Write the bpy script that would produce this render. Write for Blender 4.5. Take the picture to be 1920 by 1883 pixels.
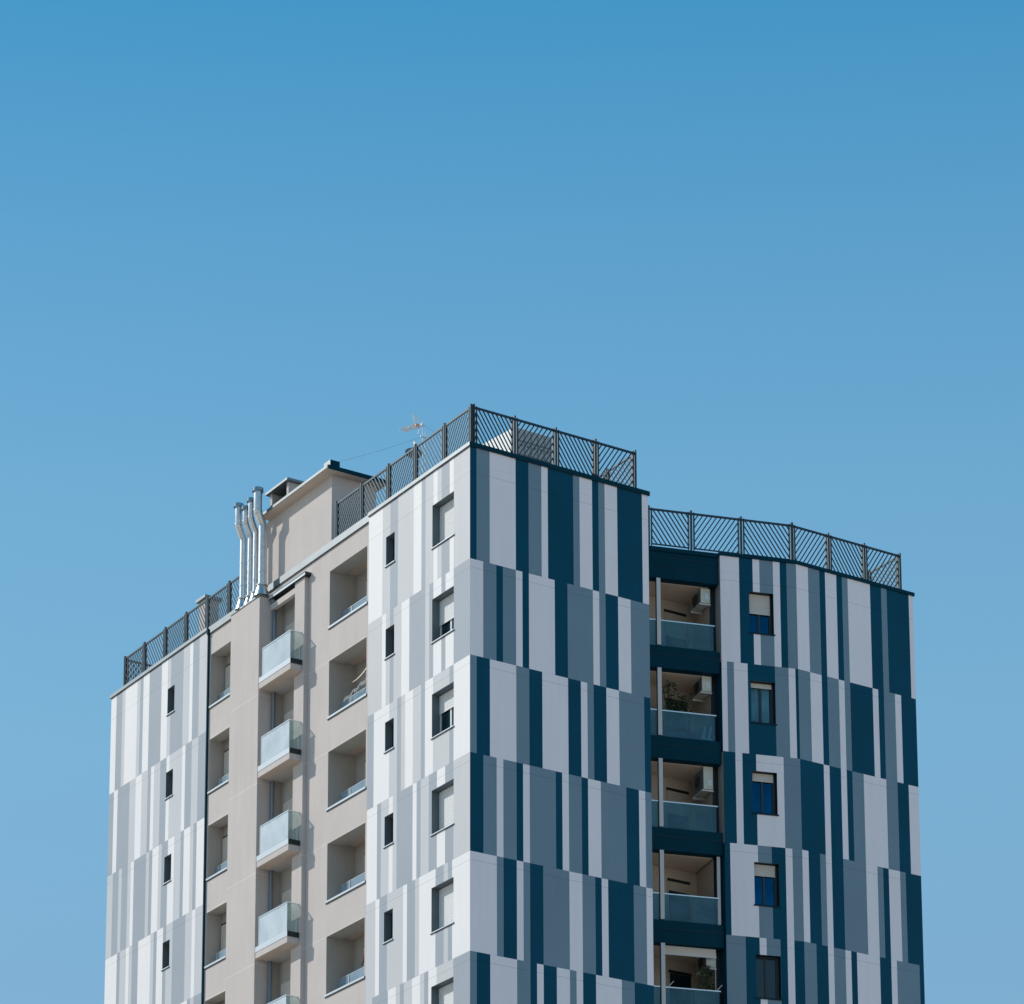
import bpy, math, random
from mathutils import Vector
random.seed(7)
for o in list(bpy.data.objects): bpy.data.objects.remove(o, do_unlink=True)
S = bpy.context.scene; COL = S.collection
R = math.radians
ZO = 44.26                       # height of the first colour seam above the ground

# ------------------------------------------------------------------ camera, sky, sun, exposure
cd = bpy.data.cameras.new('camera'); cam = bpy.data.objects.new('camera', cd); COL.objects.link(cam)
PITCH, YAW = 0.2235, 1.0088
cam.location = (-51.215, -81.2945, -42.6572 + ZO)
cam.rotation_euler = (math.pi/2 + PITCH, 0, YAW - math.pi/2)
cd.sensor_width = 36; cd.lens = 36*6617.06/1920
cd.shift_x = (960-880.11)/1920; cd.shift_y = (2348.87-941.5)/1920
cd.clip_start = 0.5; cd.clip_end = 8000
S.camera = cam

SUN_DIR = Vector((-1, 1.2, 1.2)).normalized()     # towards the sun
elev = math.asin(SUN_DIR.z); azim = math.atan2(SUN_DIR.x, SUN_DIR.y)
w = bpy.data.worlds.new('World'); S.world = w; w.use_nodes = True
nt = w.node_tree; nt.nodes.clear()
out = nt.nodes.new('ShaderNodeOutputWorld'); bg = nt.nodes.new('ShaderNodeBackground')
sky = nt.nodes.new('ShaderNodeTexSky'); sky.sky_type = 'NISHITA'; sky.sun_disc = False
sky.sun_elevation = elev; sky.sun_rotation = azim
sky.altitude = 100
sky.air_density = 1.0; sky.dust_density = 0.3; sky.ozone_density = 3.0
SK = 0.13
tcw = nt.nodes.new('ShaderNodeTexCoord'); sxw = nt.nodes.new('ShaderNodeSeparateXYZ'); nt.links.new(tcw.outputs['Generated'], sxw.inputs[0])
def ramp(stops):                                     # a colour by height above the horizon
    r_ = nt.nodes.new('ShaderNodeValToRGB'); e_ = r_.color_ramp.elements
    while len(e_) < len(stops): e_.new(0.5)
    for q_, (p_, c_) in zip(e_, stops): q_.position = p_; q_.color = (*c_, 1)
    nt.links.new(sxw.outputs[2], r_.inputs[0]); return r_.outputs[0]
air = ramp([(0.0, (1.05/SK, 0.92/SK, 0.80/SK)), (0.14, (0.78/SK, 0.72/SK, 0.72/SK)), (0.24, (0.30/SK, 0.47/SK, 0.655/SK)), (0.29, (0.212/SK, 0.430/SK, 0.645/SK)), (0.358, (0.196/SK, 0.440/SK, 0.665/SK)),
            (0.42, (0.162/SK, 0.407/SK, 0.645/SK)), (0.482, (0.112/SK, 0.356/SK, 0.610/SK)), (0.535, (0.060/SK, 0.305/SK, 0.571/SK)), (1.0, (0.035/SK, 0.22/SK, 0.47/SK))])
cor = ramp([(0.0, (0.92, 1.1, 1.0)), (0.29, (0.93, 1.12, 1.02)), (0.358, (1.0, 1.32, 1.15)), (0.42, (0.94, 1.36, 1.21)), (0.482, (0.70, 1.30, 1.23)), (0.535, (0.41, 1.19, 1.19)), (1.0, (0.4, 1.1, 1.1))])
tint = nt.nodes.new('ShaderNodeMix'); tint.data_type = 'RGBA'; tint.blend_type = 'MULTIPLY'; tint.inputs[0].default_value = 1
nt.links.new(sky.outputs[0], tint.inputs[6]); nt.links.new(cor, tint.inputs[7])
mixw = nt.nodes.new('ShaderNodeMix'); mixw.data_type = 'RGBA'; mixw.inputs[0].default_value = 0.3
nt.links.new(air, mixw.inputs[6]); nt.links.new(tint.outputs[2], mixw.inputs[7]); nt.links.new(mixw.outputs[2], bg.inputs[0])
bg.inputs[1].default_value = SK
nt.links.new(bg.outputs[0], out.inputs[0])
sl = bpy.data.lights.new('sun', 'SUN'); sl.energy = 3.25; sl.angle = R(0.5); sl.color = (1.0, 0.945, 0.87)
so = bpy.data.objects.new('sun', sl); COL.objects.link(so)
so.rotation_euler = SUN_DIR.to_track_quat('Z', 'Y').to_euler()
so.location = (-30, 40, 90)
S.view_settings.view_transform = 'Standard'; S.view_settings.look = 'None'
S.view_settings.exposure = 0; S.view_settings.gamma = 1
S.render.resolution_x = 1024; S.render.resolution_y = 1004
S.render.engine = 'CYCLES'
S.cycles.max_bounces = 8; S.cycles.transparent_max_bounces = 12

# ------------------------------------------------------------------ materials
def mat(name, col, rough=0.6, metal=0.0, var=0.05, scale=0.5, bump=0.0, bscale=60, lines=None, streak=0.0, spec=0.5, zmax=None):
    m = bpy.data.materials.new(name); m.use_nodes = True
    n = m.node_tree.nodes; L = m.node_tree.links
    b = n['Principled BSDF']
    b.inputs['Roughness'].default_value = rough; b.inputs['Metallic'].default_value = metal
    b.inputs['Specular IOR Level'].default_value = spec
    tc = n.new('ShaderNodeTexCoord')
    geo = n.new('ShaderNodeNewGeometry')
    nz = n.new('ShaderNodeTexNoise'); nz.inputs['Scale'].default_value = scale; nz.inputs['Detail'].default_value = 5
    L.new(geo.outputs['Position'], nz.inputs['Vector'])
    mr = n.new('ShaderNodeMapRange'); mr.inputs[1].default_value = 0.3; mr.inputs[2].default_value = 0.7
    mr.inputs[3].default_value = 1-var; mr.inputs[4].default_value = 1+var
    L.new(nz.outputs['Fac'], mr.inputs[0])
    val = mr.outputs[0]
    def mul(a, bb):
        q = n.new('ShaderNodeMath'); q.operation = 'MULTIPLY'
        L.new(a, q.inputs[0])
        if isinstance(bb, float): q.inputs[1].default_value = bb
        else: L.new(bb, q.inputs[1])
        return q.outputs[0]
    if streak:
        mp = n.new('ShaderNodeMapping'); mp.inputs['Scale'].default_value = (3.0, 3.0, 0.22)
        L.new(geo.outputs['Position'], mp.inputs[0])
        ns = n.new('ShaderNodeTexNoise'); ns.inputs['Scale'].default_value = 1.6; ns.inputs['Detail'].default_value = 6
        L.new(mp.outputs[0], ns.inputs['Vector'])
        m2 = n.new('ShaderNodeMapRange'); m2.inputs[1].default_value = 0.35; m2.inputs[2].default_value = 0.7
        m2.inputs[3].default_value = 1.0; m2.inputs[4].default_value = 1-streak
        L.new(ns.outputs['Fac'], m2.inputs[0]); val = mul(val, m2.outputs[0])
    if lines:
        sx = n.new('ShaderNodeSeparateXYZ'); L.new(geo.outputs['Position'], sx.inputs[0])
        ad = n.new('ShaderNodeMath'); ad.operation = 'SUBTRACT'; ad.inputs[1].default_value = ZO-300
        L.new(sx.outputs[2], ad.inputs[0])
        md = n.new('ShaderNodeMath'); md.operation = 'MODULO'; md.inputs[1].default_value = 3.0
        L.new(ad.outputs[0], md.inputs[0])
        for (z, half, f) in lines:
            c = n.new('ShaderNodeMath'); c.operation = 'COMPARE'; c.inputs[1].default_value = z; c.inputs[2].default_value = half
            L.new(md.outputs[0], c.inputs[0])
            m3 = n.new('ShaderNodeMapRange'); m3.inputs[3].default_value = 1.0; m3.inputs[4].default_value = f
            co = c.outputs[0]
            if zmax is not None:
                lt = n.new('ShaderNodeMath'); lt.operation = 'LESS_THAN'; lt.inputs[1].default_value = zmax+ZO; L.new(sx.outputs[2], lt.inputs[0]); co = mul(co, lt.outputs[0])
            L.new(co, m3.inputs[0]); val = mul(val, m3.outputs[0])
    mx = n.new('ShaderNodeVectorMath'); mx.operation = 'SCALE'
    mx.inputs[0].default_value = col; L.new(val, mx.inputs['Scale'])
    L.new(mx.outputs[0], b.inputs['Base Color'])
    if bump:
        nb = n.new('ShaderNodeTexNoise'); nb.inputs['Scale'].default_value = bscale; nb.inputs['Detail'].default_value = 4
        L.new(geo.outputs['Position'], nb.inputs['Vector'])
        bp = n.new('ShaderNodeBump'); bp.inputs['Strength'].default_value = bump; bp.inputs['Distance'].default_value = 0.02
        L.new(nb.outputs['Fac'], bp.inputs['Height']); L.new(bp.outputs[0], b.inputs['Normal'])
    return m

JL = [(2.74, 0.009, 0.72), (0.004, 0.007, 0.86)]
M = {}
M['W'] = mat('cladding_white', (0.79, 0.765, 0.755), 0.55, var=0.015, lines=JL, streak=0.03)
M['L'] = mat('cladding_light_grey', (0.525, 0.53, 0.545), 0.55, var=0.025, lines=JL, streak=0.03)
M['M'] = mat('cladding_blue_grey', (0.295, 0.335, 0.38), 0.55, var=0.03, lines=JL, streak=0.03)
M['P'] = mat('cladding_pale_lilac', (0.93, 0.84, 0.85), 0.5, var=0.015, lines=JL, streak=0.04)
M['S'] = mat('cladding_slate_blue', (0.175, 0.255, 0.31), 0.5, var=0.04, lines=JL, streak=0.04)
M['N'] = mat('cladding_navy', (0.0, 0.068, 0.118), 0.55, var=0.08, lines=JL, streak=0.06, spec=0.12)
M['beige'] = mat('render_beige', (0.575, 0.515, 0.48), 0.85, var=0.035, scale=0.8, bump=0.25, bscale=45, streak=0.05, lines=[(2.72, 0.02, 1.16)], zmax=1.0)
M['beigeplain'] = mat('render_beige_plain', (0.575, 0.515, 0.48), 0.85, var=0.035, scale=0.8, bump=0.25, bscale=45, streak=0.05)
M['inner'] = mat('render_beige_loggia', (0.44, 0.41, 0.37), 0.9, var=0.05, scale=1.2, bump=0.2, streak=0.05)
M['soffit'] = mat('soffit_warm_beige', (0.62, 0.50, 0.41), 0.9, var=0.05, scale=1.2, bump=0.2)
M['rceil'] = mat('balcony_ceiling_warm', (0.80, 0.60, 0.45), 0.9, var=0.05, bump=0.2)
M['rinner'] = mat('balcony_wall_ochre', (0.54, 0.44, 0.35), 0.9, var=0.06, scale=1.0, bump=0.2)
M['metal'] = mat('grey_coated_metal', (0.24, 0.26, 0.27), 0.5, 1.0, var=0.05, scale=2)
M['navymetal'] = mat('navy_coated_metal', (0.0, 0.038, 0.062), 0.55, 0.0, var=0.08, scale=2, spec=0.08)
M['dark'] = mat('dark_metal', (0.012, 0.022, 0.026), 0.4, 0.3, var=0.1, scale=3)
M['fence'] = mat('railing_coated_steel', (0.062, 0.082, 0.094), 0.5, 1.0, var=0.06, scale=3)
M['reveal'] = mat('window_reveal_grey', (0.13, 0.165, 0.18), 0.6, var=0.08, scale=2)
M['frame'] = mat('window_frame_white', (0.72, 0.74, 0.75), 0.4, var=0.02)
M['dframe'] = mat('window_frame_dark', (0.012, 0.03, 0.04), 0.5, var=0.1)
M['shutter'] = mat('shutter_white_slats', (0.78, 0.78, 0.77), 0.6, var=0.02)
M['cream'] = mat('shutter_cream_slats', (0.68, 0.62, 0.55), 0.6, var=0.03)
M['sill'] = mat('sill_light_metal', (0.62, 0.65, 0.67), 0.4, 0.2, var=0.03)
M['steel'] = mat('polished_steel', (0.66, 0.66, 0.65), 0.36, 1.0, var=0.10, scale=6)
M['steeldark'] = mat('steel_cap_dark', (0.34, 0.37, 0.39), 0.25, 1.0, var=0.1, scale=6)
M['rail'] = mat('handrail_aluminium', (0.80, 0.82, 0.83), 0.3, 0.6, var=0.02)
M['post'] = mat('balcony_post_pale', (0.66, 0.63, 0.61), 0.7, var=0.04)
M['roofgrey'] = mat('roof_bitumen', (0.16, 0.165, 0.17), 0.9, var=0.15, scale=0.7, bump=0.4)
M['shingle'] = mat('solar_frame_grey', (0.44, 0.44, 0.42), 0.6, 0.0, var=0.08, scale=3)
M['white'] = mat('white_sheet_metal', (0.82, 0.82, 0.80), 0.45, var=0.03)
M['acwhite'] = mat('ac_cream_plastic', (0.66, 0.63, 0.52), 0.5, var=0.04)
M['rust'] = mat('brown_parasol_cloth', (0.17, 0.055, 0.035), 0.9, var=0.15, scale=6)
M['pipe'] = mat('downpipe_grey_blue', (0.20, 0.24, 0.28), 0.6, var=0.06)
M['cloth'] = mat('cream_awning_cloth', (0.75, 0.62, 0.50), 0.9, var=0.05)
M['orange'] = mat('orange_plastic', (0.75, 0.36, 0.16), 0.5)
M['leaf'] = mat('leaf_green', (0.055, 0.085, 0.035), 0.7, var=0.4, scale=9)
M['pot'] = mat('planter_mauve', (0.17, 0.15, 0.20), 0.8)
M['curtain'] = mat('curtain_pale', (0.62, 0.70, 0.72), 0.9, var=0.10, scale=14)
M['ground'] = mat('ground_paving', (0.50, 0.43, 0.36), 0.95, var=0.2, scale=0.05, bump=0.2, bscale=4)
M['road'] = mat('road_asphalt', (0.05, 0.05, 0.052), 0.95, var=0.2, scale=0.4, bump=0.3, bscale=20)
M['kerb'] = mat('kerb_stone', (0.35, 0.34, 0.33), 0.9, var=0.1)
M['paint'] = mat('road_paint', (0.75, 0.75, 0.72), 0.8, var=0.1)

def glass(name, tr, tint, base, rough=0.05, spec=0.6, metal=0.0):
    m = bpy.data.materials.new(name); m.use_nodes = True
    n = m.node_tree.nodes; L = m.node_tree.links; b = n['Principled BSDF']
    b.inputs['Base Color'].default_value = (*base, 1); b.inputs['Roughness'].default_value = rough
    b.inputs['Specular IOR Level'].default_value = spec; b.inputs['Metallic'].default_value = metal
    geo = n.new('ShaderNodeNewGeometry')
    nz = n.new('ShaderNodeTexNoise'); nz.inputs['Scale'].default_value = 1.7; nz.inputs['Detail'].default_value = 4
    L.new(geo.outputs['Position'], nz.inputs['Vector'])
    mr = n.new('ShaderNodeMapRange'); mr.inputs[1].default_value = 0.3; mr.inputs[2].default_value = 0.7
    mr.inputs[3].default_value = max(0, tr-0.10); mr.inputs[4].default_value = min(1, tr+0.10)
    L.new(nz.outputs['Fac'], mr.inputs[0])
    t = n.new('ShaderNodeBsdfTransparent'); t.inputs[0].default_value = (*tint, 1)
    mx = n.new('ShaderNodeMixShader'); L.new(mr.outputs[0], mx.inputs[0])
    L.new(b.outputs[0], mx.inputs[1]); L.new(t.outputs[0], mx.inputs[2])
    L.new(mx.outputs[0], n['Material Output'].inputs[0])
    return m
M['glassfront'] = glass('balcony_glass_milky', 0.38, (0.85, 0.93, 0.95), (0.82, 0.88, 0.91), 0.25, 0.6)
M['glassside'] = glass('balcony_glass_clear', 0.78, (0.88, 0.95, 0.93), (0.45, 0.52, 0.52), 0.1, 0.6)
M['glasslog'] = glass('loggia_glass_clear', 0.45, (0.75, 0.88, 0.92), (0.42, 0.52, 0.60), 0.05, 1.0)
M['glassteal'] = glass('balcony_glass_teal', 0.64, (0.62, 0.88, 0.97), (0.10, 0.22, 0.28), 0.08, 0.7)
M['pane'] = mat('window_pane_dark', (0.004, 0.022, 0.03), 0.06, var=0.2, scale=1, spec=0.7)
M['paneblue'] = mat('window_pane_blue', (0.001, 0.058, 0.12), 0.05, 1.0, var=0.3, scale=1.3)
M['panecurt'] = glass('window_pane_curtained', 0.72, (0.55, 0.85, 0.95), (0.01, 0.04, 0.07), 0.05, 0.8)

# ------------------------------------------------------------------ mesh helpers
class F:                                            # a wall plane: s along, o inward, z up
    def __init__(s, o, u, n): s.o, s.u, s.n = o, u, n
    def p(s, a, b, z): return (s.o[0]+s.u[0]*a+s.n[0]*b, s.o[1]+s.u[1]*a+s.n[1]*b, z+ZO)
WX = F((0, 0), (1, 0), (0, 1))                      # plain world axes: s = x, o = y
class MB:
    def __init__(s): s.v = []; s.f = []; s.m = []
    def quad(s, pts, m=0):
        i = len(s.v); s.v += list(pts); s.f.append(tuple(range(i, i+len(pts)))); s.m.append(m)
    def box(s, fr, s0, s1, o0, o1, z0, z1, m=0):
        i = len(s.v)
        for z in (z0, z1):
            for (a, b) in ((s0, o0), (s1, o0), (s1, o1), (s0, o1)): s.v.append(fr.p(a, b, z))
        for q in ((3, 2, 1, 0), (4, 5, 6, 7), (0, 1, 5, 4), (1, 2, 6, 5), (2, 3, 7, 6), (3, 0, 4, 7)):
            s.f.append(tuple(i+k for k in q)); s.m.append(m)
        return s
    def prism(s, poly, z0, z1, m=0):                # poly of world x, y
        i = len(s.v); n = len(poly)
        for z in (z0, z1):
            for (x, y) in poly: s.v.append((x, y, z+ZO))
        s.f.append(tuple(i+k for k in reversed(range(n)))); s.m.append(m)
        s.f.append(tuple(i+n+k for k in range(n))); s.m.append(m)
        for k in range(n):
            j = (k+1) % n; s.f.append((i+k, i+j, i+n+j, i+n+k)); s.m.append(m)
        return s
    def tube(s, pts, r, n=12, m=0, cap=True):       # pts in (x, y, z rel); r float or list
        P = [Vector((a, b, c+ZO)) for a, b, c in pts]; i0 = len(s.v)
        rr = r if isinstance(r, (list, tuple)) else [r]*len(P)
        d0 = (P[1]-P[0]).normalized()
        ax = d0.orthogonal().normalized()
        for k, p in enumerate(P):
            d = (P[min(k+1, len(P)-1)]-P[max(k-1, 0)]).normalized()
            ax = (ax-d*ax.dot(d)).normalized(); bx = d.cross(ax)
            for j in range(n):
                t = 2*math.pi*j/n; s.v.append(tuple(p+ax*math.cos(t)*rr[k]+bx*math.sin(t)*rr[k]))
        for k in range(len(P)-1):
            for j in range(n):
                a = i0+k*n+j; b = i0+k*n+(j+1) % n; s.f.append((a, b, b+n, a+n)); s.m.append(m)
        if cap:
            s.f.append(tuple(i0+j for j in reversed(range(n)))); s.m.append(m)
            s.f.append(tuple(i0+(len(P)-1)*n+j for j in range(n))); s.m.append(m)
        return s
    def build(s, name, mats, parent=None, smooth=False):
        me = bpy.data.meshes.new(name)
        org = Vector((0, 0, 0))
        r = parent
        while r is not None:
            org += Vector(r.location); r = r.parent
        me.from_pydata([tuple(Vector(v)-org) for v in s.v], [], s.f)
        for q in (mats if isinstance(mats, (list, tuple)) else [mats]): me.materials.append(M[q] if isinstance(q, str) else q)
        me.polygons.foreach_set('material_index', s.m)
        if smooth: me.polygons.foreach_set('use_smooth', [True]*len(me.polygons))
        me.update()
        o = bpy.data.objects.new(name, me); COL.objects.link(o)
        if parent is not None: o.parent = parent
        return o
def tag(o, label=None, cat=None, group=None, kind=None):
    for k, v in (('label', label), ('category', cat), ('group', group), ('kind', kind)):
        if v: o[k] = v
    return o
def thing(name, loc, label, cat, group=None):
    o = bpy.data.objects.new(name, None); COL.objects.link(o); o.location = (loc[0], loc[1], loc[2]+ZO)
    return tag(o, label, cat, group)

# ------------------------------------------------------------------ plan of the tower (metres)
U = 6.3881/28
D0 = (10.8357, 2.39); D1 = (13.2849, 1.6514); EX = 18.0446
dl = math.hypot(D1[0]-D0[0], D1[1]-D0[1]); du = ((D1[0]-D0[0])/dl, (D1[1]-D0[1])/dl); dn = (-du[1], du[0])
A1, B0, B1, CW = 5.843, 16.3815, 23.4973, 6.3881
FA = F((0, 0), (0, 1), (1, 0)); FM = F((0.075, 0), (0, 1), (1, 0)); FC = F((0, 0), (1, 0), (0, 1))
FD = F(D0, du, dn); FE = F(D1, (1, 0), (0, 1))
TOP = 3.56; GZ = -ZO; NR = 16
def zrow(k): return (0.0, TOP) if k == 0 else (max(-3.0*k, GZ), -3.0*(k-1))

tower = tag(bpy.data.objects.new('apartment_tower', None), 'tall apartment tower clad in vertical white, grey and navy stripes with a beige balcony bay', 'building')
COL.objects.link(tower); tower.location = (0, 0, 0)

# ------------------------------------------------------------------ setting: ground, pavement, road
g = MB(); g.quad([(-3000, -3000, 0), (3000, -3000, 0), (3000, 3000, 0), (-3000, 3000, 0)])
tag(g.build('ground', 'ground'), kind='structure')
def sheet(name, x0, y0, x1, y1, z, m):
    q = MB(); q.quad([(x0, y0, z), (x1, y0, z), (x1, y1, z), (x0, y1, z)])
    return tag(q.build(name, m), kind='structure')
sheet('road', -160, -34, 160, -22, 0.004, 'road')
sheet('pavement', -160, -21.7, 160, -14, 0.12, 'kerb')
kb = MB(); kb.box(WX, -160, 160, -22, -21.7, GZ, GZ+0.13); tag(kb.build('kerb', 'kerb'), kind='structure')
pm = MB()
for i in range(-26, 26): pm.quad([(i*6, -28.07, 0.008), (i*6+3, -28.07, 0.008), (i*6+3, -27.93, 0.008), (i*6, -27.93, 0.008)])
tag(pm.build('road_marking', 'paint'), kind='structure')

# ------------------------------------------------------------------ facades
def facade(name, fr, rows, s_off, smin, smax, holes, mats):
    """stripe rows as quads in one plane, cut round the window openings"""
    mb = MB(); idx = {m: i for i, m in enumerate(mats)}
    for k in range(NR):
        z0, z1 = zrow(k)
        spec = rows[k] if k < len(rows) else rows[[1, 3, 2, 4][k % 4]]
        st = []; a = smin
        cur = s_off
        toks = spec.split()
        for i, t in enumerate(toks):
            cur += float(t[1:]); b = smax if i == len(toks)-1 else cur*U
            st.append((a, b, t[0])); a = b
        hs = [h for h in holes if h[2] < z1 and h[3] > z0]
        for (a, b, c) in st:
            cuts = sorted({a, b} | {x for h in hs for x in (h[0], h[1]) if a < x < b})
            for a0, a1 in zip(cuts, cuts[1:]):
                mid = (a0+a1)/2
                zc = sorted({z0, z1} | {x for h in hs if h[0] < mid < h[1] for x in (h[2], h[3]) if z0 < x < z1})
                for c0, c1 in zip(zc, zc[1:]):
                    zm = (c0+c1)/2
                    if any(h[0] < mid < h[1] and h[2] < zm < h[3] for h in hs): continue
                    mb.quad([fr.p(a0, 0, c0), fr.p(a1, 0, c0), fr.p(a1, 0, c1), fr.p(a0, 0, c1)], idx[c])
    return mb.build(name, list(mats), tower)

ROWS_C = ['N1 S2 P4 N2 S2 P1 N4 S1 P2 N1 S1 P2 N4 P1', 'P2 S2 N1 S2 P1 N1 P4 N2 S4 P1 S1 N2 P2 S3',
 'S1 N2 P4 S2 N2 P4 N2 P1 S1 N2 P2 S4 N1', 'N2 S2 P1 S2 N1 P1 S4 N1 P1 S2 N1 P2 S4 N2 P1 S1',
 'P4 S1 N2 P1 S1 N2 S4 P2 S2 N1 P1 N4 S2 P1', 'S1 N2 P4 S2 N1 P1 N2 P2 S1 P1 N2 P4 S2 N3']
ROWS_A = ['L4 W1 M2 L1 W1 L2 M1 W2 L4 M2 L2 W3.6', 'M4 W2 M1 W2 M1 L1 M4 W2 L2 M1 L1 W1 L3.6',
 'W4 M1 L4 W2 M1 L2 W2 L1 M1 L2 W4 M1.6', 'L4 M2 W2 M2 L2 M1 W1 M4 L1 W1 L2 M1 W2.6',
 'W4.3 M1 L1 M2 W4 L1 M2 W1 L4 M2 W1 L2.1', 'M4 L4 W2 M1 L1 W2 L2 M1 L1 W2 M4 L1.6']
ROWS_B = ['L2.4 M2 W1 L2 M4 L1 W2 M4 W2 M1 L1 W4 L1 M2 W1.6', 'M2.3 L2 M2 W1 L4 W1 M2 L2 W1 M1 L2 W2 L2 M4 W1.3 M1.4',
 'W2.3 M1 L1 W2 M1 L2 W2 M2 L1 W2 M1 L1 M4 W1 L1 M2 L1 M2 L1.6', 'L2.3 W1 L2 M4 L2 M1 W2 M1 L1 W4 M2 L1 W1 L2 M1 W3.6',
 'M2.4 L1 M1 W2 L2 M2 W4 L1 M2 L2 W1 M4 L2 W2 M1 L2', 'W2.4 L1 M2 W1 L4 M1 W2 M2 L1 W4 M1 L2 W1 M2 L3 W1.6']
ROWS_D = ['P2.8 N2 P1 S2 P1 N1 S1.4', 'P0.8 S1 P2 N4 S2 P1 N0.4', 'N1.8 P1 N2 P4 S2.4', 'N0.8 P4 S2 N2 P1 S1.4', 'S2.8 N2 P1 S2 N1 P1 N1.4', 'P1.8 N1 S2 P4 N2.4']
ROWS_E = ['P2 S2 N1 P2 N1 S1 P4 N2 S1 N4 P0.86', 'S2 P2 N1 S2 P1 S1 N4 P1 N1 S2 P1.1 N2.7', 'N4 P1 N2 P1 N1 S2 P4 S2 N2 P1.9',
 'P1 N2 S1 P1 N2 S4 P2 S1 N1 P2 S1 N2.7', 'S2 N2 P1 S2 P1 N1 P4 N2 P1 S4 N0.9', 'P2 N1 S2 P4 N2 P1 S2 N4 P2.9']
NW = 8                                               # storeys that get their windows built
zb = lambda k: 3.0-3*k
winA = [(0.89, 2.105, zb(k)-1.90, zb(k)-0.535) for k in range(NW)]
smA = [(4.29, 4.80, zb(k)-1.47, zb(k)-0.525) for k in range(NW)]
smB = [(18.70, 19.205, zb(k)-1.485, zb(k)-0.555) for k in range(NW)]
winD = [(0.958, 1.772, zb(k)-1.93, zb(k)-0.55) for k in range(NW)]
facade('striped_wall', FC, ROWS_C, 0, 0, CW, [], 'PSN')
facade('striped_wall', FA, ROWS_A, -0.05, 0, A1, winA+smA, 'WLM')
facade('striped_wall', F((0, 0), (0, 1), (1, 0)), [r for r in ROWS_B], B0/U, B0, B1, smB, 'WLM')
facade('striped_wall', FD, ROWS_D, -0.02, 0, dl, winD, 'PSN')
facade('striped_wall', FE, ROWS_E, 0.08, 0, EX-D1[0], [], 'PSN')

# beige wall with loggias and the tall centre recess
RY0, RY1 = 10.315, 11.955
ZH = 3.0
logR = [(6.06, 8.36, zb(k)-2.15, zb(k)-0.295) for k in range(NW)]
logL = [(14.872, 16.25, zb(k)-2.15, zb(k)-0.325) for k in range(NW)]
def wall_holes(name, fr, s0, s1, z0, z1, holes, m):
    mb = MB(); cuts = sorted({s0, s1} | {x for h in holes for x in h[:2] if s0 < x < s1})
    for a, b in zip(cuts, cuts[1:]):
        mid = (a+b)/2; hh = [h for h in holes if h[0] < mid < h[1]]
        zc = sorted({z0, z1} | {x for h in hh for x in h[2:] if z0 < x < z1})
        for c, d in zip(zc, zc[1:]):
            zm = (c+d)/2
            if any(h[2] < zm < h[3] for h in hh): continue
            mb.quad([fr.p(a, 0, c), fr.p(b, 0, c), fr.p(b, 0, d), fr.p(a, 0, d)])
    return mb.build(name, m, tower)
wall_holes('beige_wall', FM, A1, B0, GZ, 3.44, logR+logL+[(RY0, RY1, GZ, ZH)], 'beige')
# returns of the striped blocks, hidden rear walls
q = MB()
q.quad([(0, B0, 0), (0.075, B0, 0), (0.075, B0, TOP+ZO), (0, B0, TOP+ZO)], 0)
q.quad([(0, A1, 0), (0.075, A1, 0), (0.075, A1, TOP+ZO), (0, A1, TOP+ZO)], 0)
q.build('corner_return', ['navymetal'], tower)
q = MB()
def vq(mb, a, b, z0, z1, m=0): mb.quad([(a[0], a[1], z0+ZO), (b[0], b[1], z0+ZO), (b[0], b[1], z1+ZO), (a[0], a[1], z1+ZO)], m)
vq(q, (CW, 0), (CW, 4.3), GZ, TOP); vq(q, (EX, D1[1]), (EX, B1), GZ, TOP); vq(q, (EX, B1), (0, B1), GZ, TOP)
q.build('rear_wall', ['beige'], tower)
# roof deck
q = MB(); q.prism([(0.1, 0.1), (CW-0.05, 0.1), (CW-0.05, 4.25), (FD.p(-2.3, 0.2, 0)[0], FD.p(-2.3, 0.2, 0)[1]), (D0[0], D0[1]+0.2), (D1[0], D1[1]+0.15), (EX-0.1, D1[1]+0.15), (EX-0.1, B1-0.1), (0.1, B1-0.1)], 3.05, 3.2)
q.build('roof_deck', 'roofgrey', tower)
# copings
q = MB()
CT, CB = 3.67, 3.555
def cop(fr, a, b, o=-0.045, w_=0.30, zb_=CB, zt=CT, m='metal'):
    mb = MB(); mb.box(fr, a, b, o, o+w_, zb_, zt)
    mb.box(fr, a+0.01, b-0.01, o+0.012, o+0.03, zb_-0.022, zb_-0.002, 1)
    return mb.build('coping', [m, 'dark'], tower)
cop(FA, -0.045, A1-0.0)
cop(F((0, 0), (0, 1), (1, 0)), B0, B1+0.045)
cop(FC, -0.038, CW+0.045, o=-0.051, zb_=3.553, zt=3.673, m='navymetal')
cop(FM, A1+0.002, B0-0.002, -0.055, 0.30, 3.435, CT)
q = MB(); q.prism([FD.p(-0.03, -0.045, 0)[:2], (D1[0]-0.0, D1[1]-0.045), (EX+0.045, D1[1]-0.045), (EX+0.045, D1[1]+0.25), (D1[0]+0.05, D1[1]+0.25), FD.p(-0.03, 0.25, 0)[:2]], CB, CT)
q.build('coping', ['navymetal'], tower)
q = MB(); q.box(FD, -4.3, -0.033, 0.06, 0.30, 3.50, 3.64); q.build('coping', ['navymetal'], tower)
# parapet backs behind the copings
for (fr_, a_, b_, o_, z_) in ((FA, 0.26, A1, 0.24, 3.55), (FM, A1+0.01, B0-0.01, 0.22, 3.43), (FA, B0, B1-0.01, 0.24, 3.55), (FC, 0.26, CW, 0.24, 3.55), (FE, 0, EX-D1[0], 0.24, 3.55)):
    q = MB(); q.box(fr_, a_, b_, o_, o_+0.015, 3.2, z_); q.build('parapet', 'roofgrey', tower)

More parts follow.
